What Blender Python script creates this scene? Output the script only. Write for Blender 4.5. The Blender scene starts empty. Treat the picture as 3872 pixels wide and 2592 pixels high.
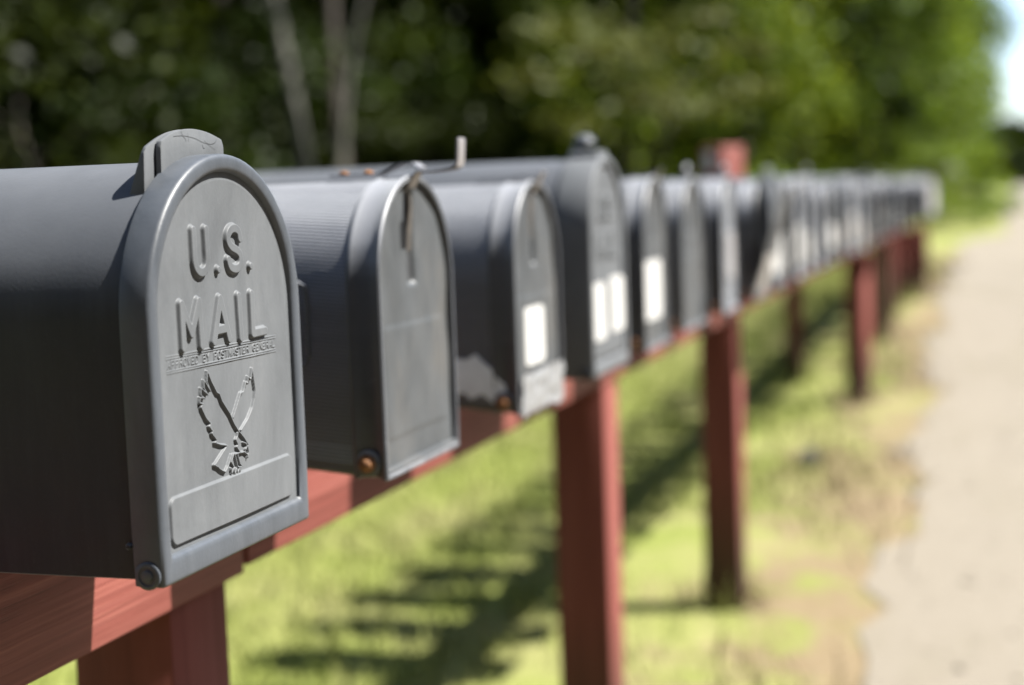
import bpy, bmesh, math, random
import numpy as np
from mathutils import Vector, Matrix, Quaternion

random.seed(7)
rng = np.random.default_rng(7)
U = 0.43                    # metres per layout unit (lateral distance from lens to the door plane)
CAM_H = 1.0                 # lens height above the near ground
R = math.radians
sc = bpy.context.scene
col = sc.collection

def zu(z):                  # layout height (relative to the lens) -> metres
    return CAM_H + z * U

# ------------------------------------------------------------------ materials
def new_mat(name):
    m = bpy.data.materials.new(name); m.use_nodes = True
    nt = m.node_tree
    return m, nt, nt.nodes['Principled BSDF']

def N(nt, kind, **kw):
    n = nt.nodes.new(kind)
    for k, v in kw.items():
        if k in n.inputs: n.inputs[k].default_value = v
        else: setattr(n, k, v)
    return n

def ramp(nt, stops, fac=None, interp='LINEAR'):
    n = nt.nodes.new('ShaderNodeValToRGB'); cr = n.color_ramp; cr.interpolation = interp
    while len(cr.elements) < len(stops): cr.elements.new(0.5)
    for e, (p, c) in zip(cr.elements, stops):
        e.position = p; e.color = (c[0], c[1], c[2], 1)
    if fac is not None: nt.links.new(fac, n.inputs['Fac'])
    return n

def coords(nt, scale=(1, 1, 1), which='Object'):
    tc = nt.nodes.new('ShaderNodeTexCoord'); mp = nt.nodes.new('ShaderNodeMapping')
    mp.inputs['Scale'].default_value = scale
    nt.links.new(tc.outputs[which], mp.inputs['Vector'])
    return mp.outputs['Vector']

def noise(nt, vec, scale, detail=4, rough=0.6, dist=0.0):
    n = nt.nodes.new('ShaderNodeTexNoise')
    n.inputs['Scale'].default_value = scale; n.inputs['Detail'].default_value = detail
    n.inputs['Roughness'].default_value = rough; n.inputs['Distortion'].default_value = dist
    nt.links.new(vec, n.inputs['Vector'])
    return n.outputs['Fac']

def mixc(nt, fac, a, b, mode='MIX'):
    n = nt.nodes.new('ShaderNodeMix'); n.data_type = 'RGBA'; n.blend_type = mode
    for sock, v in ((n.inputs[0], fac), (n.inputs[6], a), (n.inputs[7], b)):
        if isinstance(v, bpy.types.NodeSocket): nt.links.new(v, sock)
        elif isinstance(v, (int, float)): sock.default_value = v
        else: sock.default_value = (v[0], v[1], v[2], 1)
    return n.outputs[2]

def bump(nt, bsdf, h, strength=0.2, dist=0.001):
    b = nt.nodes.new('ShaderNodeBump'); b.inputs['Strength'].default_value = strength
    b.inputs['Distance'].default_value = dist
    nt.links.new(h, b.inputs['Height']); nt.links.new(b.outputs['Normal'], bsdf.inputs['Normal'])

def m_weathered(name, base, light, dark, rough, streak=(9, 90, 3), spec=0.5, speck=0.5, metal=0.0, bstr=0.12, dust=0.0, top=None, scuff=False):
    m, nt, b = new_mat(name)
    v1 = coords(nt, streak); f1 = noise(nt, v1, 1.0, 5, 0.65)
    v2 = coords(nt, (1, 1, 1)); f2 = noise(nt, v2, 16, 6, 0.7)
    f3 = noise(nt, v2, 420, 2, 0.6)
    c = ramp(nt, [(0.28, dark), (0.5, base), (0.74, light)], f1).outputs['Color']
    c = mixc(nt, ramp(nt, [(0.35, (0, 0, 0)), (0.75, (1, 1, 1))], f2).outputs['Color'], c, base)
    c = mixc(nt, ramp(nt, [(0.60, (0, 0, 0)), (0.82, (speck, speck, speck))], f3).outputs['Color'], c, light)
    f5 = noise(nt, v2, 7.5, 7, 0.72, 0.6)      # uneven fading in soft patches and runs
    c = mixc(nt, 1.0, c, ramp(nt, [(0.30, (0.80, 0.80, 0.80)), (0.5, (1.0, 1.0, 1.0)), (0.72, (1.16, 1.16, 1.15))], f5).outputs['Color'], 'MULTIPLY')
    if scuff:
        tz = nt.nodes.new('ShaderNodeTexCoord'); sz = nt.nodes.new('ShaderNodeSeparateXYZ'); nt.links.new(tz.outputs['Object'], sz.inputs[0])
        f4 = noise(nt, coords(nt, (1, 1, 1.6)), 34, 6, 0.72)
        ml = N(nt, 'ShaderNodeMath', operation='MULTIPLY_ADD'); nt.links.new(sz.outputs['Z'], ml.inputs[0]); ml.inputs[1].default_value = -2.2; nt.links.new(f4, ml.inputs[2])
        c = mixc(nt, ramp(nt, [(0.50, (0, 0, 0)), (0.62, (0.55, 0.55, 0.55))], ml.outputs[0]).outputs['Color'], c, (0.16, 0.165, 0.175))
    if top is not None:      # settled dust and bleaching, with sunlit brightness painted into the upward faces
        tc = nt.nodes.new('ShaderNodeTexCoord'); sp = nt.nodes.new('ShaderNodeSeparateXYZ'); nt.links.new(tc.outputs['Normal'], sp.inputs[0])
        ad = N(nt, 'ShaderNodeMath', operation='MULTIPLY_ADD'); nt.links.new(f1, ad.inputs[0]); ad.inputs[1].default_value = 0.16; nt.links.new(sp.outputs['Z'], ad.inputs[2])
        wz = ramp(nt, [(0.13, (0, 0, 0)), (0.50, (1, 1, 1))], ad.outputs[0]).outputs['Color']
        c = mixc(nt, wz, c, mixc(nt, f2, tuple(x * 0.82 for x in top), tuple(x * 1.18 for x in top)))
    nt.links.new(c, b.inputs['Base Color'])
    rr = ramp(nt, [(0.3, (rough - 0.08,) * 3), (0.7, (rough + 0.10,) * 3)], f2)
    nt.links.new(rr.outputs['Color'], b.inputs['Roughness'])
    b.inputs['Specular IOR Level'].default_value = spec; b.inputs['Metallic'].default_value = metal
    b.inputs['Diffuse Roughness'].default_value = 0.4
    b.inputs['Sheen Weight'].default_value = dust; b.inputs['Sheen Roughness'].default_value = 0.35; b.inputs['Sheen Tint'].default_value = (0.90, 0.95, 1.0, 1)
    bump(nt, b, f3, bstr, 0.0006)
    return m

def m_wood(name, stain=True):
    m, nt, b = new_mat(name)
    v = coords(nt, (14, 1.5, 100)); f = noise(nt, v, 1.0, 7, 0.7, 0.6)
    v2 = coords(nt, (120, 3.0, 260)); f2 = noise(nt, v2, 1.0, 4, 0.7)
    v3 = coords(nt, (1, 1, 1)); f3 = noise(nt, v3, 9, 5, 0.65)
    c = ramp(nt, [(0.28, (0.078, 0.019, 0.014)), (0.5, (0.140, 0.037, 0.028)), (0.72, (0.190, 0.063, 0.051))], f).outputs['Color']
    c = mixc(nt, ramp(nt, [(0.56, (0, 0, 0)), (0.68, (0.6, 0.6, 0.6))], f2).outputs['Color'], c, (0.23, 0.08, 0.06))
    c = mixc(nt, ramp(nt, [(0.33, (0.9, 0.9, 0.9)), (0.43, (0, 0, 0))], f2).outputs['Color'], c, (0.07, 0.013, 0.009))
    c = mixc(nt, ramp(nt, [(0.62, (0, 0, 0)), (0.8, (0.45, 0.45, 0.45))], f3).outputs['Color'], c, (0.2, 0.065, 0.0425))
    nt.links.new(c, b.inputs['Base Color']); b.inputs['Roughness'].default_value = 0.62
    b.inputs['Specular IOR Level'].default_value = 0.35
    bump(nt, b, f2, 0.5, 0.0012)
    return m

def m_postwood(name):
    m, nt, b = new_mat(name)
    v = coords(nt, (30, 30, 1.2)); f = noise(nt, v, 1.0, 7, 0.7, 0.5)
    c = ramp(nt, [(0.25, (0.085, 0.020, 0.0145)), (0.5, (0.140, 0.038, 0.030)), (0.75, (0.185, 0.060, 0.049))], f).outputs['Color']
    # damp dark foot of the post, with a ragged upper edge
    tc = nt.nodes.new('ShaderNodeTexCoord'); sx = nt.nodes.new('ShaderNodeSeparateXYZ')
    nt.links.new(tc.outputs['Object'], sx.inputs[0])
    ad = N(nt, 'ShaderNodeMath', operation='MULTIPLY_ADD'); nt.links.new(f, ad.inputs[0])
    ad.inputs[1].default_value = 0.16; nt.links.new(sx.outputs['Z'], ad.inputs[2])
    st = ramp(nt, [(0.16, (0.9, 0.9, 0.9)), (0.42, (0, 0, 0))], ad.outputs[0]).outputs['Color']
    c = mixc(nt, st, c, (0.0375, 0.0225, 0.015))
    nt.links.new(c, b.inputs['Base Color']); b.inputs['Roughness'].default_value = 0.7
    b.inputs['Specular IOR Level'].default_value = 0.3
    bump(nt, b, f, 0.4, 0.0012)
    return m

def m_plain(name, c, rough=0.5, metal=0.0, spec=0.5, var=0.0, scale=40):
    m, nt, b = new_mat(name)
    if var:
        f = noise(nt, coords(nt), scale, 5, 0.65)
        cc = ramp(nt, [(0.3, tuple(x * (1 - var) for x in c)), (0.7, tuple(min(1, x * (1 + var)) for x in c))], f)
        nt.links.new(cc.outputs['Color'], b.inputs['Base Color'])
        bump(nt, b, f, 0.25, 0.001)
    else:
        b.inputs['Base Color'].default_value = (*c, 1)
    b.inputs['Roughness'].default_value = rough; b.inputs['Metallic'].default_value = metal
    b.inputs['Specular IOR Level'].default_value = spec
    return m

def m_rust(name):
    m, nt, b = new_mat(name)
    f = noise(nt, coords(nt), 160, 4, 0.7)
    c = ramp(nt, [(0.3, (0.03, 0.015, 0.009)), (0.5, (0.15, 0.06, 0.0175)), (0.7, (0.225, 0.11, 0.04))], f)
    nt.links.new(c.outputs['Color'], b.inputs['Base Color']); b.inputs['Roughness'].default_value = 0.8
    bump(nt, b, f, 0.6, 0.001)
    return m

def m_leaf(name, dark, mid, light, trans=0.35, rough=0.5):
    m = bpy.data.materials.new(name); m.use_nodes = True
    nt = m.node_tree; b = nt.nodes['Principled BSDF']; out = nt.nodes['Material Output']
    g = nt.nodes.new('ShaderNodeNewGeometry'); oi = nt.nodes.new('ShaderNodeObjectInfo')
    c = ramp(nt, [(0.0, dark), (0.5, mid), (1.0, light)], g.outputs['Random Per Island']).outputs['Color']
    hs = nt.nodes.new('ShaderNodeHueSaturation')
    mr = nt.nodes.new('ShaderNodeMapRange'); mr.inputs['To Min'].default_value = 0.475; mr.inputs['To Max'].default_value = 0.515
    nt.links.new(oi.outputs['Random'], mr.inputs['Value']); nt.links.new(mr.outputs[0], hs.inputs['Hue'])
    nt.links.new(c, hs.inputs['Color'])
    nt.links.new(hs.outputs['Color'], b.inputs['Base Color']); b.inputs['Roughness'].default_value = rough
    b.inputs['Specular IOR Level'].default_value = 0.12
    t = nt.nodes.new('ShaderNodeBsdfTranslucent')
    tcol = mixc(nt, 1.0, hs.outputs['Color'], (1.0, 0.95, 0.45), 'MULTIPLY')
    nt.links.new(tcol, t.inputs['Color'])
    mx = nt.nodes.new('ShaderNodeMixShader'); mx.inputs[0].default_value = trans
    nt.links.new(b.outputs[0], mx.inputs[1]); nt.links.new(t.outputs[0], mx.inputs[2])
    nt.links.new(mx.outputs[0], out.inputs['Surface'])
    return m

def m_bark(name, a, c2):
    m, nt, b = new_mat(name)
    f = noise(nt, coords(nt, (9, 9, 2.2)), 1.5, 6, 0.7)
    c = ramp(nt, [(0.3, a), (0.65, c2)], f)
    nt.links.new(c.outputs['Color'], b.inputs['Base Color']); b.inputs['Roughness'].default_value = 0.9
    bump(nt, b, f, 0.6, 0.01)
    return m

def m_ground(name, blades=False):
    m, nt, b = new_mat(name)
    g = nt.nodes.new('ShaderNodeNewGeometry')
    def wn(scale, detail=4, rough=0.6, sx=1.0, sy=1.0, dist=0.0, off=0.0):
        mp = nt.nodes.new('ShaderNodeMapping'); mp.inputs['Scale'].default_value = (sx, sy, 0.0)
        mp.inputs['Location'].default_value = (off, off * 0.7, 0)
        nt.links.new(g.outputs['Position'], mp.inputs['Vector'])
        return noise(nt, mp.outputs['Vector'], scale, detail, rough, dist)
    fine = wn(26, 5, 0.75, 1, 0.8)
    med = wn(2.6, 5, 0.65, 1.0, 0.75, 0.4)
    big = wn(0.75, 3, 0.6, 1.0, 0.8, 0.3, 4.0)
    green = ramp(nt, [(0.25, (0.110, 0.138, 0.024)), (0.5, (0.160, 0.186, 0.040)), (0.75, (0.205, 0.222, 0.064))], fine).outputs['Color']
    dry = ramp(nt, [(0.3, (0.205, 0.200, 0.076)), (0.7, (0.255, 0.240, 0.108))], fine).outputs['Color']
    c = mixc(nt, ramp(nt, [(0.42, (0, 0, 0)), (0.64, (0.85, 0.85, 0.85))], med).outputs['Color'], green, dry)
    # worn verge: bare sandy soil shows through beside the road
    sx = nt.nodes.new('ShaderNodeSeparateXYZ'); nt.links.new(g.outputs['Position'], sx.inputs[0])
    vr = nt.nodes.new('ShaderNodeMapRange'); vr.inputs['From Min'].default_value = -1.05; vr.inputs['From Max'].default_value = -0.30
    vr.inputs['To Min'].default_value = -0.10; vr.inputs['To Max'].default_value = 0.20
    nt.links.new(sx.outputs['X'], vr.inputs['Value'])
    v2 = wn(3.4, 6, 0.7, 1.0, 0.9, 0.5, 9.0)
    sm = N(nt, 'ShaderNodeMath', operation='ADD'); nt.links.new(vr.outputs[0], sm.inputs[0]); nt.links.new(v2, sm.inputs[1])
    yr = nt.nodes.new('ShaderNodeMapRange'); yr.inputs['From Min'].default_value = 16.5; yr.inputs['From Max'].default_value = 19.5
    yr.inputs['To Min'].default_value = 0.0; yr.inputs['To Max'].default_value = -0.5; nt.links.new(sx.outputs['Y'], yr.inputs['Value'])
    s2 = N(nt, 'ShaderNodeMath', operation='ADD'); nt.links.new(sm.outputs[0], s2.inputs[0]); nt.links.new(yr.outputs[0], s2.inputs[1]); sm = s2
    soil = ramp(nt, [(0.3, (0.150, 0.106, 0.058)), (0.7, (0.212, 0.163, 0.106))], fine).outputs['Color']
    c = mixc(nt, ramp(nt, [(0.50, (0, 0, 0)), (0.66, (0.95, 0.95, 0.95))], sm.outputs[0]).outputs['Color'], c, soil)
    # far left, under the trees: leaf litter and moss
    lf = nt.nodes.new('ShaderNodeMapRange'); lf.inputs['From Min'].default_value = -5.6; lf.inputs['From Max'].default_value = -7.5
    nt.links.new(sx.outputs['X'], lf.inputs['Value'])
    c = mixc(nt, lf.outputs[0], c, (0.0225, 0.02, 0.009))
    if not blades: c = mixc(nt, 1.0, c, (0.80, 0.80, 0.78), 'MULTIPLY')      # thatch between the blades is duller than the blades
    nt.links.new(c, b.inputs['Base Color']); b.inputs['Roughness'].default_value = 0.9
    b.inputs['Specular IOR Level'].default_value = 0.2
    if not blades: bump(nt, b, fine, 0.8, 0.02)
    return m

def m_gravel(name):
    m, nt, b = new_mat(name)
    v = coords(nt, (1, 1, 1)); f = noise(nt, v, 55, 5, 0.8); f2 = noise(nt, coords(nt, (1.6, 0.55, 1)), 1.1, 5, 0.6, 0.3)
    c = ramp(nt, [(0.25, (0.112, 0.098, 0.076)), (0.5, (0.152, 0.134, 0.106)), (0.8, (0.190, 0.170, 0.138))], f).outputs['Color']
    c = mixc(nt, ramp(nt, [(0.52, (0, 0, 0)), (0.72, (0.6, 0.6, 0.6))], f2).outputs['Color'], c, (0.118, 0.105, 0.073))
    nt.links.new(c, b.inputs['Base Color']); b.inputs['Roughness'].default_value = 0.95
    b.inputs['Specular IOR Level'].default_value = 0.2
    bump(nt, b, f, 0.7, 0.008)
    return m

M = dict(
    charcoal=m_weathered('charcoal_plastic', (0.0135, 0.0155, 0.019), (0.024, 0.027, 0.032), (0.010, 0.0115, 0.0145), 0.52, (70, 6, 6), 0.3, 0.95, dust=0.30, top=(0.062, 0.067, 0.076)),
    greyplastic=m_weathered('weathered_grey_plastic', (0.092, 0.098, 0.104), (0.114, 0.120, 0.126), (0.072, 0.077, 0.083), 0.58, (26, 40, 7), 0.25, 0.35),
    collar=m_weathered('grey_plastic_collar', (0.055, 0.062, 0.072), (0.076, 0.083, 0.094), (0.037, 0.042, 0.049), 0.44, (30, 55, 5), 0.4, 0.3),
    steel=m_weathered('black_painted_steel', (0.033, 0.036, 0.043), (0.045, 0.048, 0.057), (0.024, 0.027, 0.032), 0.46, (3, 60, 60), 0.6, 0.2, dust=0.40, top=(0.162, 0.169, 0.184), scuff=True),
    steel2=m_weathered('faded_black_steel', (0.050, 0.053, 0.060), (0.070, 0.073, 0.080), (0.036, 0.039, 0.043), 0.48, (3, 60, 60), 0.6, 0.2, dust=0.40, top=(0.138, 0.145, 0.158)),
    doorsteel=m_weathered('dusty_door_steel', (0.059, 0.064, 0.068), (0.102, 0.096, 0.087), (0.030, 0.034, 0.038), 0.50, (11, 13, 5), 0.4, 0.7),
    paledoor=m_weathered('pale_silver_door', (0.34, 0.335, 0.33), (0.38, 0.375, 0.37), (0.28, 0.28, 0.28), 0.45, (20, 26, 5), 0.5, 0.3),
    channel=m_plain('flaking_channel_paint', (0.05, 0.0425, 0.035), 0.7, var=0.6, scale=70),
    metal=m_plain('bare_metal', (0.25, 0.235, 0.235), 0.35, 0.35, var=0.15, scale=30),
    dullmetal=m_plain('dull_metal', (0.17, 0.17, 0.178), 0.42, 0.4, var=0.3, scale=60),
    foil=m_plain('crumpled_silver_tape', (0.26, 0.265, 0.27), 0.38, 0.45, var=0.2, scale=90),
    tape=m_plain('weathered_pale_tape', (0.50, 0.545, 0.60), 0.6, var=0.12, scale=30),
    black=m_plain('black_rubber', (0.006, 0.006, 0.0065), 0.5),
    scratch=m_plain('dark_scratch', (0.026, 0.026, 0.028), 0.7),
    white=m_plain('white_sticker', (0.37, 0.37, 0.36), 0.45, var=0.05, scale=120),
    cream=m_plain('yellowed_sticker', (0.3, 0.2825, 0.26), 0.5, var=0.08, scale=120),
    silver=m_plain('silver_sticker', (0.23, 0.225, 0.2275), 0.4, var=0.08, scale=120),
    rust=m_rust('rusty_iron'),
    brownpost=m_plain('brown_stained_post', (0.085, 0.050, 0.026), 0.75, var=0.3, scale=12),
    darkpaint_shade=m_plain('dark_channel_painted_shade', (0.026, 0.027, 0.029), 0.55, var=0.4, scale=50),  # shade of the recessed latch groove, put into the colour
    wood=m_wood('red_stained_wood'), post=m_postwood('red_stained_post'),
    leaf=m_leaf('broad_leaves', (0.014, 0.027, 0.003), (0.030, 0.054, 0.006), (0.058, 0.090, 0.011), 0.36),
    leafdark=m_leaf('shade_toned_leaves', (0.007, 0.012, 0.0015), (0.014, 0.023, 0.0025), (0.028, 0.040, 0.0045), 0.30),  # darker copy of the leaf colours, forest shade painted in
    leafsun=m_leaf('sun_toned_leaves', (0.048, 0.082, 0.008), (0.098, 0.156, 0.016), (0.165, 0.220, 0.030), 0.42),  # brighter copy of the leaf colours, sunlight painted in
    pale=m_leaf('pale_leaves', (0.0425, 0.06, 0.015), (0.0625, 0.0825, 0.023), (0.085, 0.1, 0.035)),
    bark=m_bark('brown_bark', (0.015, 0.011, 0.0075), (0.0375, 0.029, 0.021)),
    birch=m_bark('pale_birch_bark', (0.044, 0.043, 0.034), (0.080, 0.078, 0.064)),
    ground=m_ground('turf_ground'), blades=m_ground('turf_blades', True), gravel=m_gravel('pale_gravel'),
    stone=m_plain('dark_stone', (0.026, 0.025, 0.022), 0.85, var=0.5, scale=40),
)

# ------------------------------------------------------------------ mesh building
class MB:
    def __init__(s): s.v = []; s.f = []
    def add(s, vs, fs):
        o = len(s.v); s.v += [tuple(p) for p in vs]; s.f += [tuple(i + o for i in f) for f in fs]
    def box(s, a, b, bev=0.0):
        bm = bmesh.new(); bmesh.ops.create_cube(bm, size=1.0)
        sx, sy, sz = (b[i] - a[i] for i in range(3))
        for v in bm.verts: v.co = Vector(((v.co.x + .5) * sx + a[0], (v.co.y + .5) * sy + a[1], (v.co.z + .5) * sz + a[2]))
        if bev: bmesh.ops.bevel(bm, geom=bm.edges[:], offset=bev, segments=2, profile=0.5, affect='EDGES')
        s.bm(bm)
    def bm(s, bm):
        bm.verts.ensure_lookup_table(); bm.verts.index_update()
        s.add([v.co[:] for v in bm.verts], [[v.index for v in f.verts] for f in bm.faces]); bm.free()
    def prism(s, front, back, bev=0.0):
        """closed solid between two rings of equal length"""
        bm = bmesh.new(); a = [bm.verts.new(p) for p in front]; b = [bm.verts.new(p) for p in back]
        n = len(a); bm.faces.new(a); bm.faces.new(b[::-1])
        for i in range(n): bm.faces.new((a[i], b[i], b[(i + 1) % n], a[(i + 1) % n]))
        bmesh.ops.recalc_face_normals(bm, faces=bm.faces[:])
        if bev: bmesh.ops.bevel(bm, geom=bm.edges[:], offset=bev, segments=2, profile=0.6, affect='EDGES', clamp_overlap=True)
        s.bm(bm)
    def loft(s, rings, closed=True, cap0=False, cap1=False):
        n = len(rings[0]); o = len(s.v)
        for r in rings: s.v += [tuple(p) for p in r]
        for k in range(len(rings) - 1):
            for i in range(n if closed else n - 1):
                j = (i + 1) % n
                s.f.append((o + k * n + i, o + k * n + j, o + (k + 1) * n + j, o + (k + 1) * n + i))
        if cap0: s.f.append(tuple(o + i for i in range(n))[::-1])
        if cap1: s.f.append(tuple(o + (len(rings) - 1) * n + i for i in range(n)))
    def tube(s, pts, radii, n=8, cap=True):
        pts = [Vector(p) for p in pts]; rings = []
        if not hasattr(radii, '__len__'): radii = [radii] * len(pts)
        up = Vector((0.13, 0.21, 0.97))
        for i, p in enumerate(pts):
            t = (pts[min(i + 1, len(pts) - 1)] - pts[max(i - 1, 0)]).normalized()
            u = t.cross(up)
            if u.length < 1e-3: u = t.cross(Vector((1, 0, 0)))
            u.normalize(); w = t.cross(u)
            rings.append([p + (u * math.cos(2 * math.pi * k / n) + w * math.sin(2 * math.pi * k / n)) * radii[i] for k in range(n)])
        s.loft(rings, True, cap, cap)
    def lathe_y(s, c, prof, n=20):
        """profile of (radius, y) round an axis along y through c"""
        s.loft([[(c[0] + r * math.cos(2 * math.pi * k / n), c[1] + y, c[2] + r * math.sin(2 * math.pi * k / n)) for k in range(n)] for r, y in prof], True, True, True)
    def strip(s, pts, w, t, axis=(0, 1, 0)):
        """flat bent strip of width w (along axis) and thickness t"""
        ax = Vector(axis) * (w / 2); pts = [Vector(p) for p in pts]; rings = []
        for i, p in enumerate(pts):
            d = (pts[min(i + 1, len(pts) - 1)] - pts[max(i - 1, 0)]).normalized()
            nn = d.cross(Vector(axis)).normalized() * (t / 2)
            rings.append([p - ax - nn, p + ax - nn, p + ax + nn, p - ax + nn])
        s.loft(rings, True, True, True)
    def build(s, name, mat, parent=None, smooth=True, scale=U, angle=40, fix=True):
        me = bpy.data.meshes.new(name)
        me.from_pydata([(x * scale, y * scale, z * scale) for x, y, z in s.v], [], s.f)
        if fix:
            bm = bmesh.new(); bm.from_mesh(me); bmesh.ops.recalc_face_normals(bm, faces=bm.faces[:]); bm.to_mesh(me); bm.free()
        if smooth:
            me.shade_smooth(); me.set_sharp_from_angle(angle=R(angle))
        me.materials.append(mat)
        o = bpy.data.objects.new(name, me); col.objects.link(o)
        if parent is not None: o.parent = parent
        return o

def tag(o, label=None, cat=None, group=None, kind=None):
    if label: o['label'] = label
    if cat: o['category'] = cat
    if group: o['group'] = group
    if kind: o['kind'] = kind
    return o

def empty(name, loc, label=None, cat=None, group=None, rz=0.0):
    o = bpy.data.objects.new(name, None); col.objects.link(o)
    o.location = loc; o.rotation_euler = (0, 0, rz); o.empty_display_size = 0.05
    return tag(o, label, cat, group)

def kids(o): return [c for c in bpy.data.objects if c.parent == o]

def copy_tree(o, parent=None):
    c = o.copy(); col.objects.link(c)
    c.parent = parent
    for ch in kids(o): copy_tree(ch, c)
    return c

# ------------------------------------------------------------------ mailbox geometry (layout units; x towards the road, origin at the foot of the door)
def arch(W, H, o=0.0, ob=None, n=36, ribs=0.0, period=0.0066, rc=0.006):
    """arch outline inset by o (bottom inset ob), from bottom left round to bottom right"""
    if ob is None: ob = o
    r0 = W / 2; zc = H - r0; r = r0 - o
    pts = []
    straight = zc - ob
    per = straight + math.pi * r + straight
    if ribs:
        k = max(60, int(per / period) * 4)
    ks = n if not ribs else 0
    def at(sv):
        if sv < straight: return (-r, ob + sv), (-1, 0)
        if sv < straight + math.pi * r:
            a = math.pi - (sv - straight) / r
            return (r * math.cos(a), zc + r * math.sin(a)), (math.cos(a), math.sin(a))
        return (r, zc - (sv - straight - math.pi * r)), (1, 0)
    if ribs:
        for i in range(k + 1):
            sv = per * i / k; p, nn = at(sv)
            a = ribs * math.sin(2 * math.pi * sv / period) if 0.02 < sv < per - 0.02 else 0
            pts.append((p[0] + nn[0] * a, p[1] + nn[1] * a))
    else:
        ss = list(np.linspace(0, straight, 6)[:-1]) + list(np.linspace(straight, straight + math.pi * r, n)) + list(np.linspace(straight + math.pi * r, per, 6)[1:])
        pts = [at(sv)[0] for sv in ss]
    return [(-r + rc, ob), (-r + rc * .3, ob + rc * .3)] + [p for p in pts if p[1] > ob + rc * .9] + [(r - rc * .3, ob + rc * .3), (r - rc, ob)]

def ring(x, prof): return [(x, y, z) for y, z in prof]

def sd_arch(Y, Z, W, H, o, ob):
    r = W / 2 - o; zc = H - W / 2
    d = np.where(Z > zc, r - np.hypot(Y, Z - zc), r - np.abs(Y))
    return np.minimum(d, Z - ob)

def d_poly(Y, Z, pts):
    best = np.full(Y.shape, 9.0)
    for (a, b), (c, d) in zip(pts[:-1], pts[1:]):
        vx, vz = c - a, d - b; L = vx * vx + vz * vz + 1e-12
        t = np.clip(((Y - a) * vx + (Z - b) * vz) / L, 0, 1)
        best = np.minimum(best, np.hypot(Y - a - t * vx, Z - b - t * vz))
    return best

def plateau(d, rt, rb, h): return h * np.clip((rb - d) / (rb - rt), 0, 1)

def smooth_line(pts, n=7):
    out = []; P = [pts[0]] + list(pts) + [pts[-1]]
    for i in range(1, len(P) - 2):
        for k in range(n):
            t = k / n
            q = []
            for a in (0, 1):
                p0, p1, p2, p3 = P[i - 1][a], P[i][a], P[i + 1][a], P[i + 2][a]
                q.append(0.5 * (2 * p1 + (p2 - p0) * t + (2 * p0 - 5 * p1 + 4 * p2 - p3) * t * t + (3 * p1 - p0 - 3 * p2 + p3) * t ** 3))
            out.append(tuple(q))
    return out + [pts[-1]]

FONT = {  # stroke letters on a 1 x 1 cell
    'A': [[(0, 0), (.5, 1), (1, 0)], [(.2, .36), (.8, .36)]],
    'P': [[(0, 0), (0, 1), (.7, 1), (1, .86), (1, .64), (.7, .5), (0, .5)]],
    'R': [[(0, 0), (0, 1), (.7, 1), (1, .86), (1, .64), (.7, .5), (0, .5)], [(.55, .5), (1, 0)]],
    'O': [[(.3, 0), (0, .25), (0, .75), (.3, 1), (.7, 1), (1, .75), (1, .25), (.7, 0), (.3, 0)]],
    'V': [[(0, 1), (.5, 0), (1, 1)]],
    'E': [[(1, 1), (0, 1), (0, 0), (1, 0)], [(0, .52), (.8, .52)]],
    'D': [[(0, 0), (0, 1), (.6, 1), (1, .75), (1, .25), (.6, 0), (0, 0)]],
    'B': [[(0, 0), (0, 1), (.7, 1), (.95, .86), (.95, .66), (.7, .53), (0, .53)], [(.7, .53), (1, .38), (1, .14), (.7, 0), (0, 0)]],
    'Y': [[(0, 1), (.5, .48), (1, 1)], [(.5, .48), (.5, 0)]],
    'S': [[(1, .82), (.75, 1), (.25, 1), (0, .82), (0, .66), (.2, .54), (.8, .46), (1, .34), (1, .18), (.75, 0), (.25, 0), (0, .18)]],
    'T': [[(0, 1), (1, 1)], [(.5, 1), (.5, 0)]],
    'M': [[(0, 0), (0, 1), (.5, .25), (1, 1), (1, 0)]],
    'G': [[(1, .8), (.7, 1), (.3, 1), (0, .75), (0, .25), (.3, 0), (.75, 0), (1, .2), (1, .46), (.6, .46)]],
    'N': [[(0, 0), (0, 1), (1, 0), (1, 1)]],
    'L': [[(0, 1), (0, 0), (1, 0)]],
}
BIG = [   # U.S. MAIL, strokes on the door (y, z)
    smooth_line([(-0.0855, 0.446), (-0.0858, 0.425), (-0.0852, 0.404), (-0.0795, 0.394), (-0.0682, 0.3900), (-0.0570, 0.394), (-0.0520, 0.404), (-0.0517, 0.425), (-0.0520, 0.446)], 5),
    smooth_line([(0.0415, 0.4310), (0.0385, 0.4400), (0.0290, 0.4450), (0.0170, 0.4440), (0.0085, 0.4370), (0.0083, 0.4275), (0.0160, 0.4205), (0.0312, 0.4150), (0.0398, 0.4085), (0.0410, 0.3985), (0.0350, 0.3915), (0.0240, 0.3897), (0.0115, 0.3934), (0.0065, 0.4028)], 5),
    [(-0.1262, 0.2955), (-0.1264, 0.3520), (-0.1040, 0.3120), (-0.0812, 0.3525), (-0.0785, 0.2940)],
    [(-0.0450, 0.2958), (-0.0228, 0.3520), (-0.0020, 0.2957)], [(-0.0362, 0.3100), (-0.0079, 0.3107)],
    [(0.0298, 0.3517), (0.0318, 0.2935)],
    [(0.0675, 0.3520), (0.0668, 0.2962), (0.1040, 0.2965)],
]
DOTS = [(-0.0224, 0.3912), (0.0702, 0.3912)]
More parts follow.
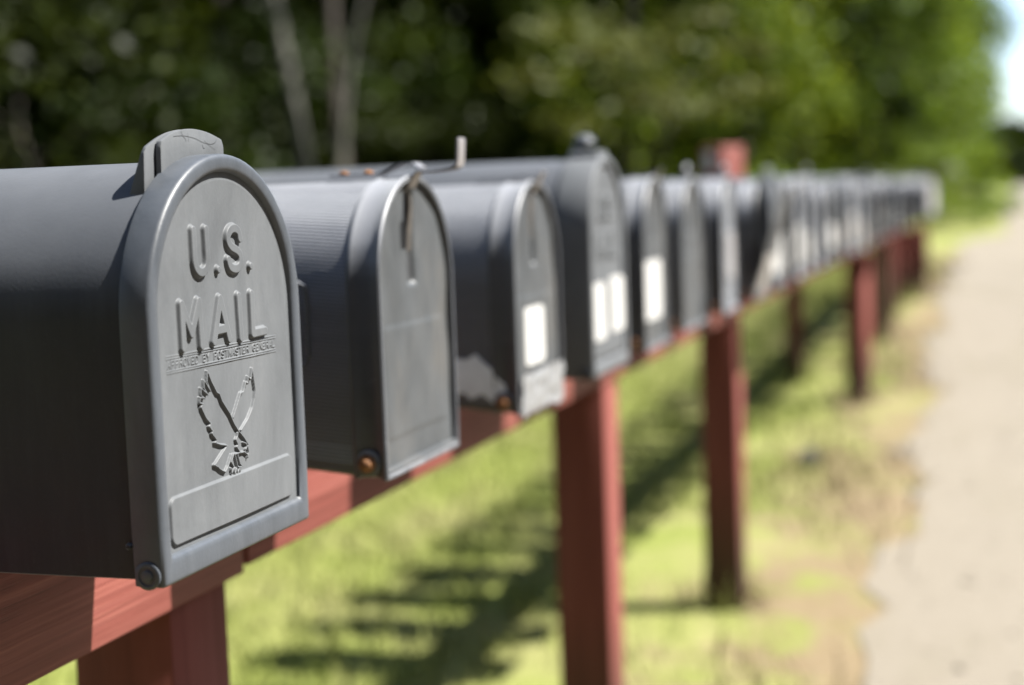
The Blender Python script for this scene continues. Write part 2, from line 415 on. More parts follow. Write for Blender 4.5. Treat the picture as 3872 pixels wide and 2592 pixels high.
BIRD = {
    'a': [(-0.067, 0.2586), (-0.0695, 0.2447), (-0.0618, 0.2309), (-0.0773, 0.2477), (-0.0784, 0.2377), (-0.0694, 0.2274), (-0.0861, 0.2382), (-0.0871, 0.2288), (-0.0779, 0.2235), (-0.0898, 0.2261), (-0.0906, 0.2186), (-0.0827, 0.217), (-0.0882, 0.2128), (-0.0768, 0.1969), (-0.0644, 0.1873), (-0.0699, 0.1846), (-0.0605, 0.1765), (-0.0638, 0.1744), (-0.0505, 0.1625), (-0.057, 0.1605), (-0.0418, 0.1554), (-0.0241, 0.1514)],
    'b': [(-0.067, 0.2586), (-0.0573, 0.2431), (-0.0445, 0.2271), (-0.0375, 0.2241), (-0.0313, 0.2129), (-0.0119, 0.1934), (-0.0025, 0.1794), (0.0113, 0.1646)],
    'c': [(-0.0242, 0.1503), (-0.0344, 0.1448), (-0.0569, 0.1321), (-0.0613, 0.1308), (-0.0513, 0.1264), (-0.0494, 0.1245), (-0.0414, 0.1199), (-0.0322, 0.1162), (-0.0239, 0.123), (-0.0126, 0.1368)],
    'd': [(0.0598, 0.2475), (0.0537, 0.2323), (0.0462, 0.2375), (0.044, 0.2276), (0.0387, 0.2309), (0.0332, 0.222), (0.0293, 0.2172), (0.0226, 0.2171), (0.011, 0.2028), (-0.0029, 0.1863)],
    'e': [(0.0598, 0.2466), (0.0635, 0.2278), (0.0657, 0.2156), (0.0621, 0.2042), (0.055, 0.1922), (0.0398, 0.1783), (0.0181, 0.1656)],
    'f': [(0.0134, 0.1637), (0.0258, 0.1537), (0.037, 0.1422), (0.0345, 0.1403), (0.0372, 0.1320), (0.0331, 0.1248), (0.0331, 0.1290), (0.0236, 0.1343), (0.0125, 0.1351), (-0.0051, 0.136)],
    'g': [(0.0079, 0.164), (0.0062, 0.159), (0.0014, 0.155), (0.0072, 0.1472), (0.0025, 0.1448), (0.0115, 0.1363)],
    'h': [(0.0229, 0.1478), (0.0304, 0.1449), (0.0323, 0.1408), (0.0285, 0.1372)],
    'i': [(-0.0072, 0.1364), (-0.0148, 0.1267), (-0.009, 0.1198)], 'j': [(-0.003, 0.1346), (0.0028, 0.1171), (0.0125, 0.1148)],
    'k': [(0.0045, 0.1333), (0.0098, 0.1201), (0.016, 0.1158)],
    'l': [(-0.0157, 0.1184), (-0.0145, 0.1107), (-0.0093, 0.1172), (-0.006, 0.1084), (-0.0007, 0.1157), (0.0017, 0.1085), (0.0081, 0.1151), (0.0085, 0.1096), (0.0137, 0.1152)],
}

def relief_mesh(mb, W, H, clip_o, clip_ob, cell, fn, x0):
    ys = np.arange(-W / 2, W / 2 + cell, cell); zs = np.arange(0, H + cell, cell)
    Y, Z = np.meshgrid(ys, zs)
    inside = sd_arch(Y, Z, W, H, clip_o, clip_ob) > 0
    X = x0 + fn(Y, Z)
    q = inside[:-1, :-1] & inside[1:, :-1] & inside[:-1, 1:] & inside[1:, 1:]
    used = np.zeros_like(inside)
    used[:-1, :-1] |= q; used[1:, :-1] |= q; used[:-1, 1:] |= q; used[1:, 1:] |= q
    idx = np.full(inside.shape, -1); idx[used] = np.arange(used.sum())
    vs = np.stack([X[used], Y[used], Z[used]], 1).tolist()
    a, b, c, d = idx[:-1, :-1][q], idx[:-1, 1:][q], idx[1:, 1:][q], idx[1:, :-1][q]
    mb.add(vs, np.stack([a, b, c, d], 1).tolist())

def lettered_relief(Y, Z, fine=True):
    x = np.zeros_like(Y)
    for s in BIG:
        x = np.maximum(x, plateau(d_poly(Y, Z, s), 0.0055, 0.0080, 0.0056))
    for p in DOTS:
        x = np.maximum(x, plateau(np.hypot(Y - p[0], Z - p[1]), 0.0046, 0.0072, 0.0056))
    # name plate: raised rounded rectangle, its upper edge slightly slanted like the photo's moulding
    qy = np.abs(Y + 0.004) - 0.1755 + 0.014; qz = np.abs(Z - 0.0765) - 0.0325 + 0.014
    dr = np.hypot(np.maximum(qy, 0), np.maximum(qz, 0)) + np.minimum(np.maximum(qy, qz), 0) - 0.014
    x = np.maximum(x, np.clip(-dr / 0.0025, 0, 1) * 0.0046)
    # gentle step inside the rim
    ds = sd_arch(Y, Z, 0.425, 0.547, 0.032, 0.038)
    x = x + np.clip(ds / 0.003, 0, 1) * 0.0011
    x = x + 0.0006 * np.sin(Y * 19 + 1.2) * np.sin(Z * 13 + 0.4)
    if fine:
        for (a, b) in [((-0.165, 0.2878), (0.1406, 0.2860)), ((-0.1652, 0.2848), (0.1402, 0.2829)), ((-0.1651, 0.2691), (0.14, 0.2663)), ((-0.1642, 0.2663), (0.1405, 0.2632))]:
            x = np.maximum(x, 0.0011 + plateau(d_poly(Y, Z, [a, b]), 0.0003, 0.0012, 0.0014))
        for s in BIRD.values():
            x = np.maximum(x, plateau(d_poly(Y, Z, s), 0.0008, 0.0021, 0.0054))
        txt = "APPROVED BY POSTMASTER GENERAL"; pitch = 0.3035 / len(txt); hh = 0.0094
        sel = (Z > 0.266) & (Z < 0.287); Ys, Zs = Y[sel], Z[sel]; add = np.zeros_like(Ys)
        for i, ch in enumerate(txt):
            if ch == ' ': continue
            y0 = -0.163 + i * pitch; z0 = 0.2722 - 0.0020 * i / len(txt)
            for s in FONT[ch]:
                pts = [(y0 + px * pitch * 0.70, z0 + pz * hh) for px, pz in s]
                add = np.maximum(add, plateau(d_poly(Ys, Zs, pts), 0.0005, 0.0012, 0.0016))
        x[sel] = np.maximum(x[sel], 0.0011 + add)
    return x

# ---- the nearest box: moulded plastic with raised lettering
def plastic_mailbox(name, W=0.425, H=0.547, L=1.06, fine=True, knob=False, cell=0.0009, mats=('charcoal', 'greyplastic', 'collar')):
    root = empty(name, (0, 0, 0))
    cd = -0.094 if knob else -0.0435                      # back edge of the collar
    b = MB()
    o1 = 0.0075
    rings = [ring(x, arch(W, H, o)) for x, o in ((-L, o1 + .012), (-L + .006, o1 + .002), (-L + .012, o1), (-0.75, o1), (-0.4, o1), (cd - 0.06, o1), (cd + 0.006, o1))]
    b.loft(rings, True, True, False)
    if not knob: b.lathe_y((-0.049, -W / 2 + 0.004, 0.053), [(0.0045, -0.0), (0.0042, -0.004), (0.0025, -0.0062)], 12)
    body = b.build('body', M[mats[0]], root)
    # door: collar + rim, then the relief panel
    d = MB()
    prof = [(cd, 0.006), (cd, 0.0006), (cd + .0025, 0.0), (-0.0065, 0.0), (-0.0025, 0.0012), (-0.0006, 0.0042), (0.0, 0.0075), (0.0, 0.0165), (-0.0012, 0.0205), (-0.0045, 0.0235), (-0.0150, 0.0248)]
    d.loft([ring(x, arch(W, H, o, ob=(o if o < 0.008 else {0.0165: 0.027, 0.0205: 0.032, 0.0235: 0.036, 0.0248: 0.0375}[o]))) for x, o in prof], True, False, False)
    door = d.build('door', M[mats[2]], root, angle=50)
    sc_y = W / 0.425; sc_z = H / 0.547
    p = MB()
    relief_mesh(p, W, H, 0.0205, 0.0345, cell, lambda Y, Z: lettered_relief(Y / sc_y, Z / sc_z, fine), -0.0105)
    p.build('door_panel', M[mats[1]], door, angle=180, fix=False)
    hp = MB()
    hp.lathe_y((-0.0235, -W / 2, 0.0160), [(0.0180, 0.004), (0.0180, -0.0014), (0.0165, -0.0024), (0.0130, -0.0024), (0.0118, -0.0006), (0.0080, -0.0006), (0.0072, -0.0030), (0.0050, -0.0036)], 28)
    hp.build('hinge_pin', M['collar'], door)
    za = lambda y: (H - W / 2) + math.sqrt(max(1e-6, (W / 2) ** 2 - y * y))
    if not knob:
        # rear half of the latch, moulded to the body
        k = MB(); fr = []; bk = []
        topf = [(-0.124, 0.548)] + smooth_line([(-0.118, 0.5550), (-0.077, 0.5712), (-0.041, 0.5795), (-0.005, 0.5808), (0.030, 0.577), (0.060, 0.568)], 4)
        basey = [0.060, 0.03, 0.0, -0.04, -0.08, -0.128]
        fr = [(-0.0485, y, z) for y, z in topf] + [(-0.0485, y, za(y) - 0.012) for y in basey]
        bk = [(-0.0555, y + (0.003 if i < 2 else 0), z - 0.001) for i, (y, z) in enumerate(topf)] + [(-0.072, y, za(y) - 0.012) for i, y in enumerate(basey)]
        k.prism(fr, bk, 0.0016)
        k.build('rear_latch', M['greyplastic'], body, angle=35)
        k = MB()
        topd = [(-0.0985, 0.5555)] + smooth_line([(-0.0955, 0.5635), (-0.061, 0.5762), (-0.0187, 0.5815), (0.0244, 0.5788), (0.066, 0.5695)], 5) + [(0.0705, 0.560)]
        based = [0.0705, 0.04, 0.0, -0.03, -0.06, -0.1005]
        fr = [(-0.0385, y, z) for y, z in topd] + [(-0.0385, y, za(y) - 0.006) for y in based]
        bk = [(-0.0465, y, z - 0.0005) for y, z in topd] + [(-0.0465, y, za(y) - 0.006) for y in based]
        k.prism(fr, bk, 0.0020)
        latch = k.build('door_latch', M['greyplastic'], door, angle=35)
        if fine:
            s = MB()
            def hair(pts, w):
                pts = smooth_line(pts, 5)
                for (y0, z0), (y1, z1) in zip(pts[:-1], pts[1:]):
                    t = Vector((0, y1 - y0, z1 - z0)).normalized(); nn = Vector((0, -t.z, t.y)) * w
                    a, bb = Vector((-0.0380, y0, z0)), Vector((-0.0380, y1, z1))
                    s.add([a - nn, bb - nn, bb + nn, a + nn], [(0, 1, 2, 3)])
            hair([(-0.066, 0.5700), (-0.04, 0.5715), (-0.01, 0.5690), (0.012, 0.5640), (0.034, 0.5620), (0.047, 0.5650), (0.050, 0.5690)], 0.00028)
            hair([(-0.045, 0.5775), (-0.041, 0.5715), (-0.0345, 0.5675), (-0.033, 0.5640)], 0.00032)
            hair([(0.016, 0.5665), (0.03, 0.5600), (0.045, 0.5545)], 0.00022)
            hair([(0.0105, 0.5610), (0.0125, 0.5565), (0.016, 0.5560)], 0.0004)
            hair([(-0.028, 0.575), (-0.0265, 0.570), (-0.027, 0.564)], 0.0002)
            s.build('scratch_marks', M['scratch'], latch, smooth=False, fix=False)
    else:
        k = MB()
        k.prism([(-0.012, y, z) for y, z in ((-.055, H - .012), (-.05, H + .010), (-.03, H + .014), (.03, H + .014), (.05, H + .010), (.055, H - .012))],
                [(-0.085, y, z) for y, z in ((-.055, H - .012), (-.05, H + .006), (-.03, H + .010), (.03, H + .010), (.05, H + .006), (.055, H - .012))], 0.003)
        k.build('door_latch', M[mats[1]], door, angle=35)
        k = MB(); nn = 14
        prof = [(0.012, H + .008), (0.013, H + .018), (0.026, H + .024), (0.032, H + .036), (0.026, H + .050), (0.012, H + .057), (0.002, H + .058)]
        k.loft([[(-0.062 + r * math.cos(2 * math.pi * a / nn), r * math.sin(2 * math.pi * a / nn), z) for a in range(nn)] for r, z in prof], True, True, True)
        k.build('door_knob', M['collar'], door)
        k = MB(); k.tube([(-0.098, 0, H - .02), (-0.096, 0, H + .006), (-0.086, 0, H + .02)], 0.011, 10)
        k.build('catch_bolt', M['metal'], body)
    return root

# ---- ribbed steel box
def steel_mailbox(name, W=0.37, H=0.52, L=1.04, near=False, mat='steel', doormat='doorsteel', pull='tab', ajar=0.0, groove=True):
    root = empty(name, (0, 0, 0))
    o1 = 0.0065
    b = MB(); rb = 0.0007
    ribbed = lambda o: arch(W, H, o, ribs=rb)
    b.loft([ring(-L, ribbed(o1 + .010)), ring(-L + .008, ribbed(o1)), ring(-0.6, ribbed(o1)), ring(-0.060, ribbed(o1))], True, True, False)
    # collar with its two pressed beads, and the rolled front edge
    cp = [(-0.062, 0.0065), (-0.060, 0.0035), (-0.055, 0.0020), (-0.051, 0.0030), (-0.048, 0.0045), (-0.020, 0.0050), (-0.012, 0.0030), (-0.006, 0.0000), (-0.001, -0.0012), (0.0025, 0.0010), (0.0030, 0.0050), (0.0010, 0.0085), (-0.004, 0.0095), (-0.024, 0.0098)]
    b.loft([ring(x, arch(W, H, o)) for x, o in cp], True, False, False)
    if near:   # pressed outline on the flat side
        pts = [(-0.155, 0.305), (-0.130, 0.311), (-0.121, 0.318), (-0.118, 0.335)]
        y = -W / 2 + 0.0065
        b.tube([(-0.175, y, 0.2), (-0.145, y, 0.2), (-0.136, y, 0.215), (-0.134, y, 0.30), (-0.137, y, 0.335), (-0.150, y, 0.342), (-0.40, y, 0.342)], 0.0035, 8)
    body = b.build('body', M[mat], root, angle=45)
    hinge = None
    # door
    d = MB()
    phase = random.random() * 6
    def fn(Y, Z):
        x = 0.0016 * np.sin(Y * 23 + phase) * np.sin(Z * 17 + phase * 2) + 0.0011 * np.sin(Y * 51 + phase * 3) * np.sin(Z * 39 + 1)
        if groove:
            q = np.maximum(np.abs(Y) - 0.0200, np.maximum(0.325 - Z, Z - (H - 0.03)))
            x = x - np.clip(-q / 0.005, 0, 1) * 0.011
        q2 = np.maximum(np.abs(Y) - (W / 2 - .04), np.abs(Z - 0.16) - 0.10)
        x = x + np.clip(-q2 / 0.006, 0, 1) * 0.0020
        return x
    relief_mesh(d, W, H, 0.0095, 0.0085, 0.004, fn, -0.0095)
    ob = 0.0085
    # folded lower hem of the door
    d.box((-0.016, -W / 2 + 0.012, 0.003), (0.0010, W / 2 - 0.012, 0.0165), 0.002)
    door = d.build('door', M[doormat], root, angle=60, fix=False)
    if groove:
        c = MB()
        c.strip([(-0.0140, 0.006, H - 0.022), (-0.0125, 0.007, H - 0.055), (-0.0150, 0.008, H - 0.085), (-0.0185, 0.008, H - 0.135)], 0.022, 0.003)
        c.build('flaking_catch', M['channel'], door, angle=30)
        c = MB(); c.box((-0.0215, -0.0175, 0.330), (-0.0186, 0.0175, H - 0.020)); c.build('latch_channel_shade', M['darkpaint_shade'], door, smooth=False)  # dark plate painting in the shade inside the groove
    for s in (-1,):
        h = MB()
        h.lathe_y((-0.033, -W / 2, 0.030), [(0.0225, 0.006), (0.0225, -0.001), (0.0200, -0.0025), (0.0135, -0.0025)], 22)
        hw = h.build('hinge_plate', M[mat], body)
        h = MB()
        h.lathe_y((-0.033, -W / 2, 0.030), [(0.0155, -0.002), (0.0150, -0.0050), (0.0100, -0.0065), (0.0095, -0.0105), (0.0060, -0.0135), (0.001, -0.0145)], 12)
        h.build('hinge_bolt', M['rust'], hw)
    if pull == 'bent':
        k = MB()
        k.strip([(-0.155, 0.0, H + .0035), (-0.082, 0.0, H + .0040), (-0.066, 0.0, H + .0030), (-0.040, 0.004, H + .012), (-0.018, 0.006, H + .022), (0.004, 0.004, H + .021), (0.018, 0, H + .012)], 0.040, 0.0030)
        st = k.build('latch_strap', M['dullmetal'], body, angle=25)
        for x in (-0.134, -0.086):
            r = MB(); r.loft([[(x + q * math.cos(2 * math.pi * a / 10), 0.002 + q * math.sin(2 * math.pi * a / 10), z) for a in range(10)] for q, z in ((0.009, H + .004), (0.0088, H + .0085), (0.005, H + .0115), (0.001, H + .012))], True, True, True)
            r.build('rusty_rivet', M['rust'], st)
        k = MB()
        k.strip([(-0.006, 0.0, H - .022), (0.004, 0, H - .004), (0.012, 0.001, H + .006), (0.030, 0.002, H + .0045), (0.055, 0.001, H + .006), (0.078, 0, H + .0085), (0.088, 0, H + .013), (0.0905, 0, H + .024), (0.0925, 0, H + .058), (0.0915, 0, H + .0615)], 0.036, 0.0042)
        k.build('door_pull', M['metal'], door, angle=30)
    elif pull == 'tab':
        k = MB()
        k.strip([(-0.13, 0.0, H + .0025), (-0.06, 0.0, H + .0035), (-0.02, 0.0, H + .008), (0.008, 0, H + .006)], 0.036, 0.003)
        k.build('latch_strap', M['dullmetal'], body, angle=25)
        k = MB()
        k.strip([(-0.006, 0, H - .03), (0.006, 0, H - .012), (0.014, 0, H + .004), (0.022, 0, H + .017)], 0.030, 0.0035)
        k.build('door_pull', M['metal'], door, angle=30)
    elif pull == 'loop':
        k = MB()
        k.tube([(-0.02, -0.03, H - .006), (-0.018, -0.028, H + .026), (-0.017, 0, H + .040), (-0.018, 0.028, H + .026), (-0.02, 0.03, H - .006)], 0.009, 8)
        k.build('door_pull', M['dullmetal'], door, angle=50)
    if ajar:
        door.rotation_euler = (0, R(ajar), 0)
    return root

def sticker(door, y, z, w, h, mat, x=-0.0055):
    k = MB(); r = min(w, h) * 0.12; pts = []
    for cy, cz, a0 in ((w / 2 - r, h / 2 - r, 0), (-w / 2 + r, h / 2 - r, 90), (-w / 2 + r, -h / 2 + r, 180), (w / 2 - r, -h / 2 + r, 270)):
        for a in (0, 45, 90): pts.append((y + cy + r * math.cos(R(a0 + a)), z + cz + r * math.sin(R(a0 + a))))
    k.prism([(x + .0012, a, b) for a, b in pts], [(x - .004, a, b) for a, b in pts])
    return k.build('sticker', M[mat], door, smooth=False)

def part(root, name):
    for c in kids(root):
        if c.name.split('.')[0] == name: return c
        for g in kids(c):
            if g.name.split('.')[0] == name: return g

def put(root, yc, zb=-0.475, x=-1.0, rz=0.0, ry=0.0, rx=0.0, s=(1, 1, 1)):
    root.location = (x * U, yc * U, zu(zb)); root.rotation_euler = (R(rx), R(ry), R(rz)); root.scale = s
    return root

GRP = 'mailboxes mounted side by side along the red rail'
# 1 ----------------------------------------------------------------
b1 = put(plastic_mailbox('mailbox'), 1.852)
tag(b1, 'charcoal plastic mailbox with raised U.S. MAIL lettering and eagle, nearest in the row', 'mailbox', GRP)
# 2
b2 = put(steel_mailbox('mailbox', near=True, pull='bent'), 2.545, s=(1, 1.0, 1.0), rz=0.4)
tag(b2, 'dark ribbed steel mailbox with upright bent metal pull and rusty hinge bolt, no sticker', 'mailbox', GRP)
# 3
b3 = put(steel_mailbox('mailbox', pull='tab', mat='steel'), 3.290, s=(1, 0.925, 0.985), rz=-0.6)
tag(b3, 'dark steel mailbox with one white sticker, torn silver patch and ragged lower door corner', 'mailbox', GRP)
d3 = part(b3, 'door'); sticker(d3, -0.022, 0.165, 0.155, 0.132, 'white')
k = MB()
pp = [(-0.150, 0.110), (-0.143, 0.127), (-0.118, 0.124), (-0.097, 0.137), (-0.073, 0.113), (-0.060, 0.104), (-0.052, 0.086), (-0.030, 0.068), (-0.024, 0.031), (-0.050, 0.022), (-0.085, 0.048), (-0.110, 0.036), (-0.128, 0.052), (-0.150, 0.040)]
k.prism([(x, -0.1825, z) for x, z in pp], [(x, -0.176, z) for x, z in pp]); k.build('torn_tape', M['tape'], part(b3, 'body'), smooth=False)
k = MB(); gy = np.linspace(-0.165, 0.172, 12); gz = np.linspace(-0.004, 0.085, 6); vs = []; fs = []
for j, z in enumerate(gz):
    for i, y in enumerate(gy): vs.append((0.0015 + 0.0075 * random.random(), y, z + (0.014 * (random.random() - .5) if j in (0, 5) else 0)))
for j in range(5):
    for i in range(11):
        q = j * 12 + i; fs.append((q, q + 1, q + 13, q + 12))
k.add(vs, fs); k.build('crumpled_foil', M['foil'], d3, smooth=False, fix=False)
# 4 large plastic box with a knob
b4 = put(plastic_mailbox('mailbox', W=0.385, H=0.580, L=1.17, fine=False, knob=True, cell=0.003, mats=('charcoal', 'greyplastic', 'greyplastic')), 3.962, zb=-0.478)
tag(b4, 'tall dark mailbox with wide collar, round knob on top and two narrow white stickers', 'mailbox', GRP)
dp = part(b4, 'door')
sticker(dp, -0.112, 0.170, 0.125, 0.150, 'white', -0.0035); sticker(dp, 0.080, 0.178, 0.145, 0.150, 'white', -0.0035)
# 5, 6, 7
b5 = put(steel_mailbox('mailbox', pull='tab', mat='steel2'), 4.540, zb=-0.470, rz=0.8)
tag(b5, 'dark steel mailbox with one wide tall white sticker, next beyond the knob-topped box', 'mailbox', GRP)
sticker(part(b5, 'door'), -0.035, 0.175, 0.235, 0.178, 'white')
b6 = put(steel_mailbox('mailbox', pull='loop', mat='steel2', groove=True), 5.130, zb=-0.465, s=(1, 1.04, 0.98), rz=-0.8)
tag(b6, 'grey-faced steel mailbox without stickers, between wide-sticker box and the tall red post', 'mailbox', GRP)
b7 = put(steel_mailbox('mailbox', pull='loop', mat='steel', groove=False, doormat='steel2'), 5.86, zb=-0.47, s=(1, 1.0, 1.0), rz=1)
tag(b7, 'dark-doored steel mailbox with one silver sticker, above the second red post in view', 'mailbox', GRP)
sticker(part(b7, 'door'), 0.05, 0.215, 0.17, 0.175, 'silver')
b8 = put(steel_mailbox('mailbox', pull='tab', mat='steel', ajar=17), 6.62, zb=-0.475, s=(1, 1.0, 0.98))
tag(b8, 'dark steel mailbox with its door hanging ajar and a cream sticker low on it', 'mailbox', GRP)
sticker(part(b8, 'door'), 0.0, 0.11, 0.25, 0.17, 'cream')
# the rest of the row: copies of two kinds, each with its own stickers and tilt
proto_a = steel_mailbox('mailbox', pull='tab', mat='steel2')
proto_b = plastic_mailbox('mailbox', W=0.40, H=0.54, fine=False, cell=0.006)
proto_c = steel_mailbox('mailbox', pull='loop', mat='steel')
ordinal = {9: 'ninth', 10: 'tenth', 11: 'eleventh', 12: 'twelfth', 13: 'thirteenth', 14: 'fourteenth', 15: 'fifteenth', 16: 'sixteenth', 17: 'seventeenth', 18: 'eighteenth', 19: 'nineteenth', 20: 'twentieth', 21: 'twenty-first', 22: 'twenty-second', 23: 'twenty-third', 24: 'twenty-fourth', 25: 'twenty-fifth', 26: 'twenty-sixth', 27: 'twenty-seventh', 28: 'twenty-eighth', 29: 'twenty-ninth', 30: 'thirtieth', 31: 'thirty-first', 32: 'thirty-second', 33: 'thirty-third', 34: 'thirty-fourth', 35: 'thirty-fifth'}
used = set()
y = 7.28; n = 9
while n <= 34:
    kind = {9: 'b', 10: 'a', 11: 'c', 14: 'b', 18: 'b', 22: 'b', 27: 'b', 31: 'b'}.get(n, 'a' if n % 2 else 'c')
    src = dict(a=proto_a, b=proto_b, c=proto_c)[kind]
    o = src if kind not in used else copy_tree(src)
    used.add(kind)
    put(o, y, zb=-0.475 + random.uniform(-.006, .006), rz=random.uniform(-2.5, 2.5), s=(1, random.uniform(.94, 1.06), random.uniform(.94, 1.05)), x=-1 + random.uniform(-.02, .02))
    o['_n'] = n; o['_k'] = kind
    y += random.uniform(0.60, 0.68); n += 1
far = sorted([o for o in bpy.data.objects if '_n' in o.keys()], key=lambda o: o['_n'])
stick = {9: 2, 10: 2, 11: 1, 12: 0, 13: 1, 14: 1, 15: 2, 16: 1, 17: 1, 18: 0, 19: 2, 20: 1, 21: 1, 22: 0, 23: 1, 24: 0, 25: 1, 26: 1, 27: 0, 28: 1, 29: 0, 30: 1, 31: 0, 32: 1, 33: 0, 34: 0}
names = {0: 'no sticker', 1: 'one pale sticker', 2: 'two pale stickers'}
for o in far:
    nn = o['_n']; kk = o['_k']; del o['_n']; del o['_k']
    door = part(o, 'door'); ns = stick[nn]
    if kk != 'b':
        sl_ = door.material_slots[0]; sl_.link = 'OBJECT'; sl_.material = M[random.choice(['doorsteel', 'steel2', 'steel2', 'doorsteel', 'steel', 'paledoor'])]
    mm = random.choice(['white', 'cream', 'silver', 'white'])
    if ns == 1: sticker(door, random.uniform(-.03, .03), random.uniform(.13, .18), random.uniform(.16, .26), random.uniform(.13, .18), mm)
    if ns == 2:
        sticker(door, -0.085, 0.17, 0.13, 0.20, mm); sticker(door, 0.085, 0.17, 0.13, 0.20, 'white')
    kindw = {'a': 'faded steel', 'b': 'charcoal plastic', 'c': 'black steel'}[kk]
    tag(o, f'{kindw} mailbox with {names[ns]}, {ordinal[nn]} in the row from the nearest', 'mailbox', GRP)
last = put(steel_mailbox('mailbox', pull='tab', mat='steel', doormat='paledoor', groove=False), y, zb=-0.47, rz=-22, s=(1, 1.1, 1.05))
tag(last, 'pale silver-faced mailbox closing the far end of the row', 'mailbox', GRP)
ROW_END = y

# ------------------------------------------------------------------ ground heights
def zg(y):                     # metres; the ground climbs a little towards the far end of the row
    t = min(1, max(0, (y - 6.2) / (10.4 - 6.2))); t = t * t * (3 - 2 * t)
    return 0.27 * t

# ------------------------------------------------------------------ red posts and rails
RAILX = -1.365
def rail(y0, y1, z0, z1, dx, label):
    o = empty('wooden_rail', (0, (y0 + y1) / 2 * U, zu(z0)))
    h = (y1 - y0) / 2; k = MB()
    k.box((RAILX - 0.20 + dx, -h, 0), (RAILX + dx, h, z1 - z0), 0.004)
    ob = k.build('wooden_rail', M['wood'], None, angle=30)
    ob.location = o.location; bpy.data.objects.remove(o)
    tag(ob, label, 'rail', 'red rails carrying the mailboxes')
    return ob
ZT = -0.483
rail(-0.9, 2.522, -0.690, ZT, 0.0, 'red stained rail under the nearest lettered mailbox, its sawn end showing a dark gap')
rail(2.540, 5.40, -0.680, ZT, 0.0, 'red stained rail running from the first post to the second post')
rail(5.415, 8.33, -0.684, ZT, 0.003, 'red stained rail between the second and the third red post')
rail(8.345, 13.2, -0.686, ZT, -0.004, 'red stained rail beyond the third post, over the thin post')
rail(13.215, 18.0, -0.684, ZT, 0.004, 'red stained rail above the bright-sided pair of posts')
rail(18.015, ROW_END + 0.35, -0.688, ZT, 0.0, 'red stained rail at the far end under the close-set posts')

def post(x, yf, ztop, label, w=0.20, dy=0.20, name='wooden_post', rz=0, grp='red posts holding up the mailbox rail', sink=True, mat='post'):
    g = zg(yf * U); k = MB()
    h = (zu(ztop) - g) / U
    k.box((-w, 0, -0.25), (0, dy, h), 0.006)
    ob = k.build(name, M[mat], None, angle=30)
    ob.location = (x * U, yf * U, g); ob.rotation_euler = (0, 0, R(rz))
    return tag(ob, label, 'post', grp)
PT = -0.692
post(RAILX - .012, 2.27, PT, 'red wooden post under the nearest mailbox, cut off by the bottom of the photo')
post(RAILX - .010, 5.30, PT, 'red wooden post below the tall knob-topped mailbox, its right side lit')
post(RAILX - .012, 8.20, PT, 'red wooden post with dark damp foot, third from the camera in the row')
post(RAILX - .010, 16.05, PT, 'bright-sided red post with dark foot, first beyond the thin far post', rz=-24)
post(RAILX - .015, 19.6, PT, 'brown shaded post just beyond the bright-sided red post', mat='brownpost')
post(RAILX - .010, 22.0, PT, 'dark red post before the last pair at the end of the row')
post(RAILX - .012, 23.0, PT, 'dark red post second from the far end of the row')
post(RAILX - .010, ROW_END + .1, PT, 'last dark red post at the far end of the row')
post(-2.15, 17.2, -0.62, 'thin dark red post standing alone in the grass behind the rail', w=0.17, dy=0.17, grp='red posts standing behind the row')
post(-1.16, 23.4, PT, 'dark red post nearest the road among the close-set end posts')
post(-1.13, 25.3, PT, 'dark red post behind the others, closing the row nearest the road')
post(RAILX - .012, 20.7, PT, 'dark red post right beyond the brown post near the row end')
# red timber block rising above the boxes, turned to the light
t = empty('timber_block', (-1.55 * U, 8.85 * U, zu(ZT) + 0.002), 'red timber block standing up above the mailboxes with a pale stain on its shaded face', 'block', None, rz=R(-34))
k = MB(); hh = 0.25 - ZT
k.box((-0.17, 0, 0), (0, 0.19, hh), 0.008); k.build('timber', M['wood'], t, angle=30)
k = MB(); k.box((-0.135, -0.005, hh - 0.15), (-0.065, -0.001, hh - 0.03), 0.0); k.build('stain_patch', M['white'], t, smooth=False)

# ------------------------------------------------------------------ ground, road
ys = np.concatenate([np.arange(-40, -2, 2.0), np.arange(-2, 14, 0.2), np.arange(14, 40, 1.0), np.arange(40, 120, 8.0), np.arange(120, 460, 40.0)])
xs = np.concatenate([np.arange(-120, -12, 9.0), np.arange(-12, 8, 1.0), np.arange(8, 130, 10.0)])
def sheet(name, xfun, mat, dz, label=None, kind='structure'):
    vs = []; fs = []; nx = None
    for yy in ys:
        row = xfun(float(yy)); nx = len(row)
        vs += [(x, float(yy), zg(float(yy)) + dz) for x in row]
    for j in range(len(ys) - 1):
        for i in range(nx - 1):
            q = j * nx + i; fs.append((q, q + 1, q + nx + 1, q + nx))
    me = bpy.data.meshes.new(name); me.from_pydata(vs, [], fs); me.shade_smooth(); me.materials.append(mat)
    o = bpy.data.objects.new(name, me); col.objects.link(o)
    return tag(o, label, kind=kind)
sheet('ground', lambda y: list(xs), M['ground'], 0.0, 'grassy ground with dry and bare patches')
EDGE = [(-40, -0.05), (2.5, -0.26), (4.6, -0.28), (6, -0.31), (8, -0.345), (10, -0.38), (14, -0.42), (19.5, -0.46), (20.6, -0.18), (21.6, 0.02), (24, 0.05), (30, 0.06), (36, 0.06), (44, 0.08), (60, 0.2), (120, 0.9), (460, 4.0)]
def edge(y):
    for (a, xa), (b, xb) in zip(EDGE[:-1], EDGE[1:]):
        if a <= y <= b: return xa + (xb - xa) * (y - a) / (b - a)
    return EDGE[-1][1]
jit = {}
def road_row(y):
    e = edge(y) + 0.05 * math.sin(y * 2.9) + 0.035 * math.sin(y * 7.1 + 1) + 0.025 * math.sin(y * 15.7 + 2)
    w = 4.6
    return [e + w * t for t in (0, .03, .1, .25, .5, .75, .9, 1.0)]
sheet('road', road_row, M['gravel'], 0.004, 'pale gravel road beside the mailboxes')

